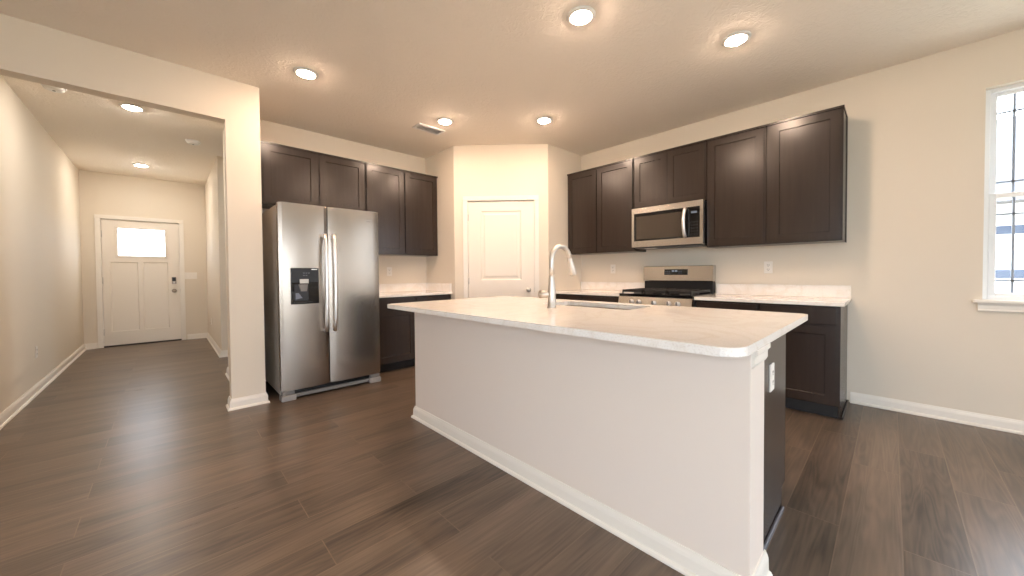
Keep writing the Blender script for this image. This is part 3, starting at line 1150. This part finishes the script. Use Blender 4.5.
for yy in (SY0 + 0.175, SY1 - 0.175):
    obj('drain', MB().lathe([(0.045, 0.0), (0.043, 0.003), (0.03, 0.003), (0.025, 0.001)], ((SX0 + SX1) / 2, yy, zb)), HANDLE, sk)

# pull-down faucet
fx, fy = 1.835, 1.545
fc = thing('faucet', 'tall arched satin nickel pull down faucet on the island', 'faucet', (fx, fy, IZ))
b = MB()
b.lathe([(0.031, 0), (0.031, 0.006), (0.027, 0.010), (0.0265, 0.08), (0.0255, 0.12), (0.0215, 0.16), (0.0185, 0.2), (0.0175, 0.22)], (fx, fy, IZ))
obj('base', b, NICKEL, fc)
pts = [(fx, fy, IZ + 0.21), (fx, fy, IZ + 0.27), (fx, fy, IZ + 0.305)]
R = 0.098
for k in range(1, 13):
    a = math.pi * k / 12 * 0.93
    pts.append((fx + R - R * math.cos(a), fy, IZ + 0.310 + R * math.sin(a)))
obj('spout', MB().tube(pts, [0.0172] * len(pts), 16), NICKEL, fc)
e = Vector(pts[-1])
d = (Vector(pts[-1]) - Vector(pts[-2])).normalized()
q = [e - d * 0.004, e + d * 0.012, e + d * 0.05, e + d * 0.085, e + d * 0.118, e + d * 0.122]
sh = obj('spray_head', MB().tube(q, [0.0178, 0.0185, 0.0205, 0.0245, 0.0265, 0.024], 18), NICKEL, fc)
obj('nozzle', MB().tube([e + d * 0.120, e + d * 0.1245], 0.019, 16), DGREY, sh)
hv = Vector((-0.45, 0.89, 0)).normalized()
c0 = Vector((fx, fy, IZ + 0.088))
obj('handle', MB().tube([c0 + hv * 0.015, c0 + hv * 0.03, c0 + hv * 0.045, c0 + hv * 0.066, c0 + hv * 0.068], [0.022, 0.024, 0.025, 0.026, 0.024], 16), NICKEL, fc)
obj('handle_cap', MB().tube([c0 + hv * 0.066, c0 + hv * 0.082, c0 + hv * 0.086], [0.026, 0.0275, 0.022], 16), NICKELD, fc)

outlet('white outlet on the dark end panel of the island, under the countertop', frame((0, CY0, 0), (1, 0, 0)), 1.860, 0.676)

# ---------------------------------------------------------------- refrigerator
FX0, FX1, FY, FH = 0.718, 1.617, 3.698, 1.770
FM = 1.121
fr = thing('refrigerator', 'stainless steel side by side refrigerator with ice dispenser', 'refrigerator', ((FX0 + FX1) / 2, 4.1, 0))
DTH = 0.075
obj('body', MB().box(FX0 + 0.004, FX1 - 0.004, FY + DTH + 0.012, FY + 0.80, 0.045, FH - 0.012, 0.004), FRSIDE, fr)
obj('gasket', MB().box(FX0 + 0.012, FX1 - 0.012, FY + DTH - 0.002, FY + DTH + 0.014, 0.10, FH - 0.02), BLACK, fr)


def fridge_door(x0, x1, z0, z1):
    n = 14
    poly = []
    bulge = 0.014
    r = 0.010
    for k in range(n + 1):
        s_ = k / n
        x = x0 + (x1 - x0) * s_
        y = FY + bulge * (2 * s_ - 1) ** 2
        if k in (0, n):
            y += r * 0.6
        poly.append((x, y))
    poly += [(x1, FY + DTH), (x0, FY + DTH)]
    m = MB()
    m.prism(poly, 'z', z0, z1, 0.004)
    return m


def smooth_front(o):
    me = o.data
    me.shade_smooth()
    me.set_sharp_from_angle(angle=math.radians(12))


# left door is cut round the dispenser recess: built from four pieces in one mesh
DX_0, DX_1, DZ_0, DZ_1 = 0.803, 1.032, 0.862, 1.190
ld = obj('freezer_door', fridge_door(FX0, FM - 0.004, 0.092, FH), STEEL, fr)
rd = obj('fridge_door', fridge_door(FM + 0.004, FX1, 0.092, FH), STEEL, fr)
smooth_front(ld)
smooth_front(rd)
# handles
def fridge_handle(x, par, sgn):
    m = MB()
    z0, z1 = 0.592, 1.505
    pts = []
    for k in range(17):
        s_ = k / 16
        z = z0 + (z1 - z0) * s_
        pts.append((x, FY - 0.022 - 0.038 * (1 - (2 * s_ - 1) ** 4) ** 0.9, z))
    m.tube(pts, 0.0185, 14, 0.9)
    for z in (z0 + 0.012, z1 - 0.012):
        m.box(x - 0.013, x + 0.013, FY - 0.03, FY + 0.014, z - 0.012, z + 0.012, 0.004)
    obj('handle', m, HANDLE, par)
fridge_handle(FM - 0.037, ld, -1)
fridge_handle(FM + 0.041, rd, 1)
# dispenser
dp = obj('dispenser', MB().box(DX_0, DX_1, FY - 0.005, FY + 0.012, DZ_0, DZ_1, 0.004), BLACKG, ld)
obj('control_panel', MB().box(DX_0 + 0.004, DX_1 - 0.004, FY - 0.008, FY - 0.0045, DZ_0 + 0.195, DZ_1 - 0.006, 0.0015), simple('dispenser_panel', srgb(40, 44, 50), 0.25), ld)
m = MB()
for k in range(5):
    m.box(DX_0 + 0.098 + 0.021 * (k % 3) , DX_0 + 0.110 + 0.021 * (k % 3), FY - 0.0092, FY - 0.0078, DZ_1 - 0.05 - 0.022 * (k // 3), DZ_1 - 0.044 - 0.022 * (k // 3))
obj('control_icon', m, DISPLAYW, ld)
obj('maker_mark', MB().box(DX_1 - 0.062, DX_1 - 0.014, FY - 0.0092, FY - 0.0078, DZ_1 - 0.017, DZ_1 - 0.011), HANDLE, ld)
obj('display', MB().box(DX_0 + 0.070, DX_0 + 0.142, FY - 0.010, FY - 0.007, DZ_0 + 0.186, DZ_0 + 0.226, 0.002), simple('pale_display', srgb(196, 198, 198), 0.3), ld)
# recess: back, lever, tray
rc = MB()
rc.box(DX_0 + 0.028, DX_0 + 0.140, FY - 0.007, FY - 0.0045, DZ_0 + 0.030, DZ_0 + 0.180, 0.001)
obj('recess', rc, simple('recess_grey', srgb(44, 44, 48), 0.3), ld)
lv = MB()
lv.prism([(DX_0 + 0.058, DZ_0 + 0.178), (DX_0 + 0.132, DZ_0 + 0.178), (DX_0 + 0.122, DZ_0 + 0.115), (DX_0 + 0.074, DZ_0 + 0.115)], 'y', FY - 0.028, FY - 0.006, 0.003)
obj('ice_chute', lv, GREYP, ld)
obj('paddle', MB().prism([(DX_0 + 0.036, DZ_0 + 0.10), (DX_0 + 0.058, DZ_0 + 0.10), (DX_0 + 0.088, DZ_0 + 0.055), (DX_0 + 0.036, DZ_0 + 0.045)], 'y', FY - 0.018, FY - 0.006, 0.002), simple('paddle_blue_grey', srgb(120, 126, 140), 0.3), ld)
obj('drip_tray', MB().box(DX_0 + 0.02, DX_0 + 0.17, FY - 0.022, FY - 0.004, DZ_0 + 0.006, DZ_0 + 0.022, 0.003), BLACK, ld)
# small maker badge high on the right door: a swoosh and a thin bar
bd = MB()
bx, bz = 1.468, 1.682
bd.tube([(bx - 0.012 * math.cos(k * 0.35), FY + 0.006, bz + 0.016 * math.sin(k * 0.35)) for k in range(9)], [0.001, 0.0015, 0.002, 0.0022, 0.0022, 0.002, 0.0016, 0.0012, 0.0008], 6)
bd.box(bx + 0.004, bx + 0.074, FY + 0.003, FY + 0.0085, bz - 0.008, bz - 0.003)
obj('badge', bd, GREYP, rd)
# grille and feet
g = MB()
g.box(FX0 + 0.10, FX1 - 0.10, FY + 0.055, FY + 0.075, 0.022, 0.088)
for k in range(4):
    g.box(FX0 + 0.12, FX1 - 0.12, FY + 0.045, FY + 0.056, 0.030 + 0.014 * k, 0.036 + 0.014 * k)
obj('base_grille', g, BLACK, fr)
obj('grille_rail', MB().box(FX0 + 0.11, FX1 - 0.11, FY + 0.028, FY + 0.045, 0.018, 0.050, 0.004), GREYP, fr)
for x0, x1 in ((FX0, FX0 + 0.115), (FX1 - 0.115, FX1)):
    f = obj('foot', MB().box(x0, x1, FY + 0.004, FY + 0.11, 0.0, 0.050, 0.006), simple('foot_grey', srgb(150, 148, 146), 0.4), fr)
    obj('hinge_bracket', MB().box(x0 + 0.008, x1 - 0.012, FY + 0.010, FY + 0.08, 0.052, 0.088, 0.006), GREYP, fr)
    obj('hinge_cover', MB().box(x0 + 0.015, x1 - 0.02, FY + 0.02, FY + 0.17, FH - 0.012, FH + 0.008, 0.006), DGREY, fr)

# ---------------------------------------------------------------- range
RY1, RY0 = 2.044, 1.286      # left and right sides
RX = 3.560
MR = F_right(RX, RY1)        # a 0..0.766
RW = RY1 - RY0
RD = XR - RX - 0.006
rg = thing('gas_range', 'stainless steel gas range with black grates below the microwave', 'range', (RX + 0.3, (RY0 + RY1) / 2, 0))
obj('body', MB(MR).box(0.003, RW - 0.003, 0.03, RD, 0.06, 0.872, 0.003), DGREY, rg)
obj('cooktop', MB(MR).box(0, RW, 0.0, RD - 0.05, 0.872, 0.900, 0.005), BLACKG, rg)
pm = MB(MR)
pm.prism([(0.0, 0.872), (-0.005, 0.868), (-0.028, 0.775), (-0.022, 0.768), (0.03, 0.768), (0.03, 0.872)], 'x', 0, RW)
obj('control_panel', pm, STEELD, rg)
for k, a in enumerate((0.155, 0.235, 0.395, 0.545, 0.63)):
    z = 0.820
    kk = MB(MR)
    kk.lathe([(0.024, 0.0), (0.024, 0.006), (0.020, 0.008), (0.020, 0.030), (0.017, 0.034), (0.004, 0.034)], (0, 0, 0), 'y', 20)
    bmesh.ops.transform(kk.bm, matrix=MR @ Matrix.Translation((a, -0.016, z)) @ Matrix.Rotation(math.pi, 4, 'Z') @ MR.inverted(), verts=kk.bm.verts)
    ko = obj('knob', kk, HANDLE, rg)
    obj('knob_grip', MB(MR).box(a - 0.004, a + 0.004, -0.058, -0.046, z - 0.018, z + 0.018, 0.002), DGREY, ko)
od = obj('oven_door', MB(MR).box(0.004, RW - 0.004, -0.026, 0.028, 0.225, 0.758, 0.005), STEELD, rg)
obj('oven_window', MB(MR).box(0.11, RW - 0.11, -0.029, -0.025, 0.33, 0.64, 0.001), BLACKG, od)
hm = MB(MR)
hm.tube([(0.06, -0.068, 0.705), (RW - 0.06, -0.068, 0.705)], 0.012, 12)
for a in (0.09, RW - 0.09):
    hm.box(a - 0.010, a + 0.010, -0.062, -0.024, 0.696, 0.714, 0.003)
obj('oven_handle', hm, HANDLE, od)
obj('storage_drawer', MB(MR).box(0.004, RW - 0.004, -0.024, 0.028, 0.075, 0.215, 0.005), STEELD, rg)
for a in (0.04, RW - 0.04):
    for bq in (0.05, RD - 0.08):
        obj('foot', MB(MR).lathe([(0.018, 0), (0.018, 0.02), (0.010, 0.022), (0.010, 0.062)], (a, bq, 0), 'z', 12), BLACK, rg)
# backguard: dark vent riser below, steel console above
obj('backguard_riser', MB(MR).box(0.004, RW - 0.004, RD - 0.075, RD, 0.900, 1.034, 0.003), BLACK, rg)
bg = MB(MR)
bg.prism([(RD - 0.098, 1.030), (RD - 0.094, 1.024), (RD, 1.024), (RD, 1.195), (RD - 0.070, 1.195), (RD - 0.082, 1.188)], 'x', 0, RW)
bgo = obj('backguard', bg, STEELD, rg)
cd = MB(MR)
cd.prism([(RD - 0.0995, 1.094), (RD - 0.090, 1.094), (RD - 0.084, 1.156), (RD - 0.0925, 1.156)], 'x', 0.250, 0.502)
obj('control_display', cd, BLACKG, bgo)
dg = MB(MR)
for a in (0.338, 0.352, 0.372, 0.386):
    dg.box(a, a + 0.009, RD - 0.1012, RD - 0.094, 1.128, 1.146)
obj('clock_digit', dg, DISPLAY, bgo)
dg = MB(MR)
for k in range(5):
    for j in range(2):
        a = 0.262 + 0.022 * k if k < 3 else 0.345 + 0.022 * k
        dg = MB(MR).box(a, a + 0.012, RD - 0.1035 + j * 0.001, RD - 0.094, 1.110 + 0.02 * j, 1.114 + 0.02 * j)
        obj('control_legend', dg, DISPLAYW, bgo)
# grates (two continuous cast iron grates plus a middle one) and burners
for g0, g1 in ((0.02, 0.25), (0.268, 0.498), (0.516, RW - 0.02)):
    gm = MB(MR)
    f0, f1 = 0.03, RD - 0.10
    zt_, bw = 0.940, 0.011
    gm.box(g0, g1, f0, f0 + bw, 0.914, zt_, 0.003).box(g0, g1, f1 - bw, f1, 0.914, zt_, 0.003)
    gm.box(g0, g0 + bw, f0, f1, 0.914, zt_, 0.003).box(g1 - bw, g1, f0, f1, 0.914, zt_, 0.003)
    gm.box((g0 + g1) / 2 - bw / 2, (g0 + g1) / 2 + bw / 2, f0, f1, 0.920, zt_, 0.003)
    for k in (0.25, 0.5, 0.75):
        f = f0 + (f1 - f0) * k
        gm.box(g0, g1, f - bw / 2, f + bw / 2, 0.920, zt_, 0.003)
    for a in (g0, g1 - bw):
        for f in (f0, f1 - bw):
            gm.box(a, a + bw, f, f + bw, 0.900, 0.92)
    obj('grate', gm, IRON, rg)
    for k in ((0.25, 0.75) if g0 < 0.2 or g0 > 0.5 else (0.5,)):
        bm_ = MB(MR).lathe([(0.045, 0.0), (0.045, 0.008), (0.034, 0.010), (0.034, 0.018), (0.030, 0.021), (0.004, 0.021)], ((g0 + g1) / 2, f0 + (f1 - f0) * k, 0.8995), 'z', 20)
        obj('burner', bm_, simple('burner_grey', srgb(96, 94, 92), 0.5, 0.6) if not bpy.data.materials.get('burner_grey') else bpy.data.materials['burner_grey'], rg)

# ---------------------------------------------------------------- microwave
MX = 3.822
MM = F_right(MX, 2.036)
MW = 2.036 - 1.283
Z0, Z1 = 1.405, 1.838
mw = thing('microwave', 'stainless over the range microwave with smoked glass door', 'microwave', (MX + 0.19, (2.047 + 1.284) / 2, Z0))
obj('body', MB(MM).box(0.004, MW - 0.004, 0.036, XR - MX - 0.003, Z0 + 0.004, Z1 - 0.002, 0.003), BLACK, mw)
# front frame in steel with door window and control strip
fm = MB(MM)
fm.slab([0, MW], [Z0, Z1], [(0.028, MW - 0.030, Z0 + 0.067, Z1 - 0.060)], 0.0, 0.036)
obj('front_frame', fm, STEELD, mw)
dr = obj('door_window', MB(MM).box(0.028, MW - 0.146, 0.004, 0.030, Z0 + 0.067, Z1 - 0.060, 0.001), BLACKG, mw)
obj('window_mesh', MB(MM).box(0.055, MW - 0.200, 0.0025, 0.005, Z0 + 0.085, Z1 - 0.095, 0.0005), MWGLASS, dr)
cp = obj('control_strip', MB(MM).box(MW - 0.145, MW - 0.030, 0.003, 0.030, Z0 + 0.067, Z1 - 0.060, 0.001), BLACKG, mw)
obj('clock', MB(MM).box(MW - 0.112, MW - 0.058, 0.0018, 0.0035, Z1 - 0.125, Z1 - 0.105), DISPLAYW, cp)
kp = MB(MM)
for i in range(3):
    for j in range(5):
        kp = MB(MM).box(MW - 0.115 + 0.026 * i, MW - 0.103 + 0.026 * i, 0.0022, 0.0032, Z0 + 0.095 + 0.030 * j, Z0 + 0.104 + 0.030 * j)
        obj('key', kp, KEYM, cp)
hm = MB(MM)
ha = MW - 0.166
pts = []
for k in range(13):
    s_ = k / 12
    pts.append((ha, -0.014 - 0.042 * (1 - (2 * s_ - 1) ** 2), Z0 + 0.075 + (Z1 - Z0 - 0.145) * s_))
hm.tube(pts, 0.0165, 14)
for z in (Z0 + 0.082, Z1 - 0.077):
    hm.box(ha - 0.011, ha + 0.011, -0.016, 0.006, z - 0.010, z + 0.010, 0.003)
obj('handle', hm, HANDLE, mw)
vb = MB(MM).box(0.03, MW - 0.03, 0.02, 0.30, Z0 - 0.014, Z0 + 0.004, 0.003)
obj('vent_bottom', vb, DGREY, mw)
obj('cooktop_lamp', MB(MM).box(0.12, 0.24, 0.06, 0.13, Z0 - 0.017, Z0 - 0.013), WHITEP, mw)


# ---------------------------------------------------------------- ceiling fixtures
def can_light(label, x, y, lens=LENS):
    t = thing('recessed_light', label, 'ceiling light', (x, y, ZC), 'recessed ceiling lights')
    rg_ = MB().lathe([(0.060, -0.004), (0.064, -0.012), (0.070, -0.014), (0.084, -0.009), (0.091, -0.003), (0.091, -0.0005), (0.060, -0.0005)], (x, y, ZC), 'z', 32, False)
    obj('trim_ring', rg_, WHITEP, t)
    dome = [(0.0595 * math.cos(k * HP / 6.2), -0.007 - 0.021 * math.sin(k * HP / 6.2)) for k in range(7)]
    obj('lens', MB().lathe(dome, (x, y, ZC), 'z', 32), lens, t)
    return t


can_light('round recessed ceiling light in front of the wing wall and refrigerator', 0.848, 3.276)
can_light('round recessed ceiling light beside the ceiling vent', 2.183, 3.303)
can_light('round recessed ceiling light in front of the pantry door, right of the vent light', 2.943, 2.570)
can_light('round recessed ceiling light nearest the camera, above the island', 1.935, 1.374)
can_light('round recessed ceiling light nearest the right end of the stove wall cabinets', 2.918, 0.767)
can_light('round recessed ceiling light in the hallway just past the header', -0.205, 5.062, LENS_HALL)
can_light('round recessed ceiling light deep in the hallway near the front door', -0.233, 7.614, LENS_HALL)

vx, vy = 2.171, 3.606
vt = thing('ceiling_vent', 'white rectangular air vent on the kitchen ceiling by the pantry', 'vent', (vx, vy, ZC))
m = MB()
hw, hd = 0.165, 0.080
m.box(vx - hw, vx + hw, vy - hd, vy - hd + 0.022, ZC - 0.010, ZC - 0.0005, 0.002).box(vx - hw, vx + hw, vy + hd - 0.022, vy + hd, ZC - 0.010, ZC - 0.0005, 0.002)
m.box(vx - hw, vx - hw + 0.022, vy - hd + 0.022, vy + hd - 0.022, ZC - 0.010, ZC - 0.0005).box(vx + hw - 0.022, vx + hw, vy - hd + 0.022, vy + hd - 0.022, ZC - 0.010, ZC - 0.0005)
obj('frame', m, WHITEP, vt)
obj('duct_shade_plate', MB().box(vx - hw + 0.02, vx + hw - 0.02, vy - hd + 0.02, vy + hd - 0.02, ZC - 0.002, ZC - 0.0004), DUCT_SHADE, vt)  # flat dark plate, the shade behind the louvers put into its colour
for k in range(7):
    yy = vy - 0.048 + 0.016 * k
    obj('louver', MB().prism([(yy + 0.005, ZC - 0.003), (yy - 0.004, ZC - 0.011), (yy - 0.003, ZC - 0.012), (yy + 0.006, ZC - 0.004)], 'x', vx - hw + 0.021, vx + hw - 0.021), WHITEP, vt)


def smoke_detector(label, x, y, name='smoke_detector'):
    t = thing(name, label, 'smoke detector', (x, y, ZC), 'hallway smoke detectors')
    obj('base', MB().lathe([(0.070, -0.0005), (0.070, -0.012), (0.066, -0.014), (0.02, -0.014)], (x, y, ZC), 'z', 28), WHITEP, t)
    c = obj('cover', MB().lathe([(0.062, -0.0135), (0.062, -0.020), (0.056, -0.034), (0.040, -0.040), (0.003, -0.041)], (x, y, ZC), 'z', 28), WHITEP, t)
    obj('test_button', MB().lathe([(0.010, -0.040), (0.009, -0.043), (0.002, -0.0435)], (x, y, ZC), 'z', 14), GREYP, c)


smoke_detector('white round smoke detector on hallway ceiling by the right side opening', 0.268, 5.85)
smoke_detector('white round smoke detector at left of hallway ceiling just past the header', -0.66, 4.95)

# ---------------------------------------------------------------- outdoors
struct('ground', MB().box(-30, 30, -30, 30, -0.5, -0.2), BOUNCE_GROUND)
tag(obj('front_porch', MB().box(-1.6, 1.4, YD + 0.16, YD + 2.0, -0.2, -0.03, 0.01), CONC), 'concrete porch slab outside the front door', 'porch')
tag(obj('patio', MB().box(-1.3, 1.9, YB - 3.0, YB - 0.16, -0.2, -0.04, 0.01), CONC), 'concrete patio slab outside the sliding glass door', 'patio')
nh = thing('neighbour_house', 'white sided neighbouring house seen through the right window', 'house', (11.5, -3.0, -0.2))
HX = 8.6
obj('siding_wall', MB().box(HX, HX + 6, -9, 2.5, -0.2, 2.1), SIDING, nh)
obj('roof', MB().prism([(HX - 0.4, 2.05), (HX + 6.4, 2.05), (HX + 3, 4.0)], 'y', -9.4, 2.9), ROOFM, nh)
for y0 in (-2.6, -5.6):
    w = MB()
    w.box(HX - 0.03, HX + 0.02, y0, y0 + 1.75, 0.98, 1.76)
    wo = obj('window', w, VINYL, nh)
    obj('pane', MB().box(HX - 0.04, HX - 0.028, y0 + 0.06, y0 + 1.69, 1.62, 1.74).box(HX - 0.04, HX - 0.028, y0 + 0.06, y0 + 1.69, 1.0, 1.12), BLUEPANE, wo)
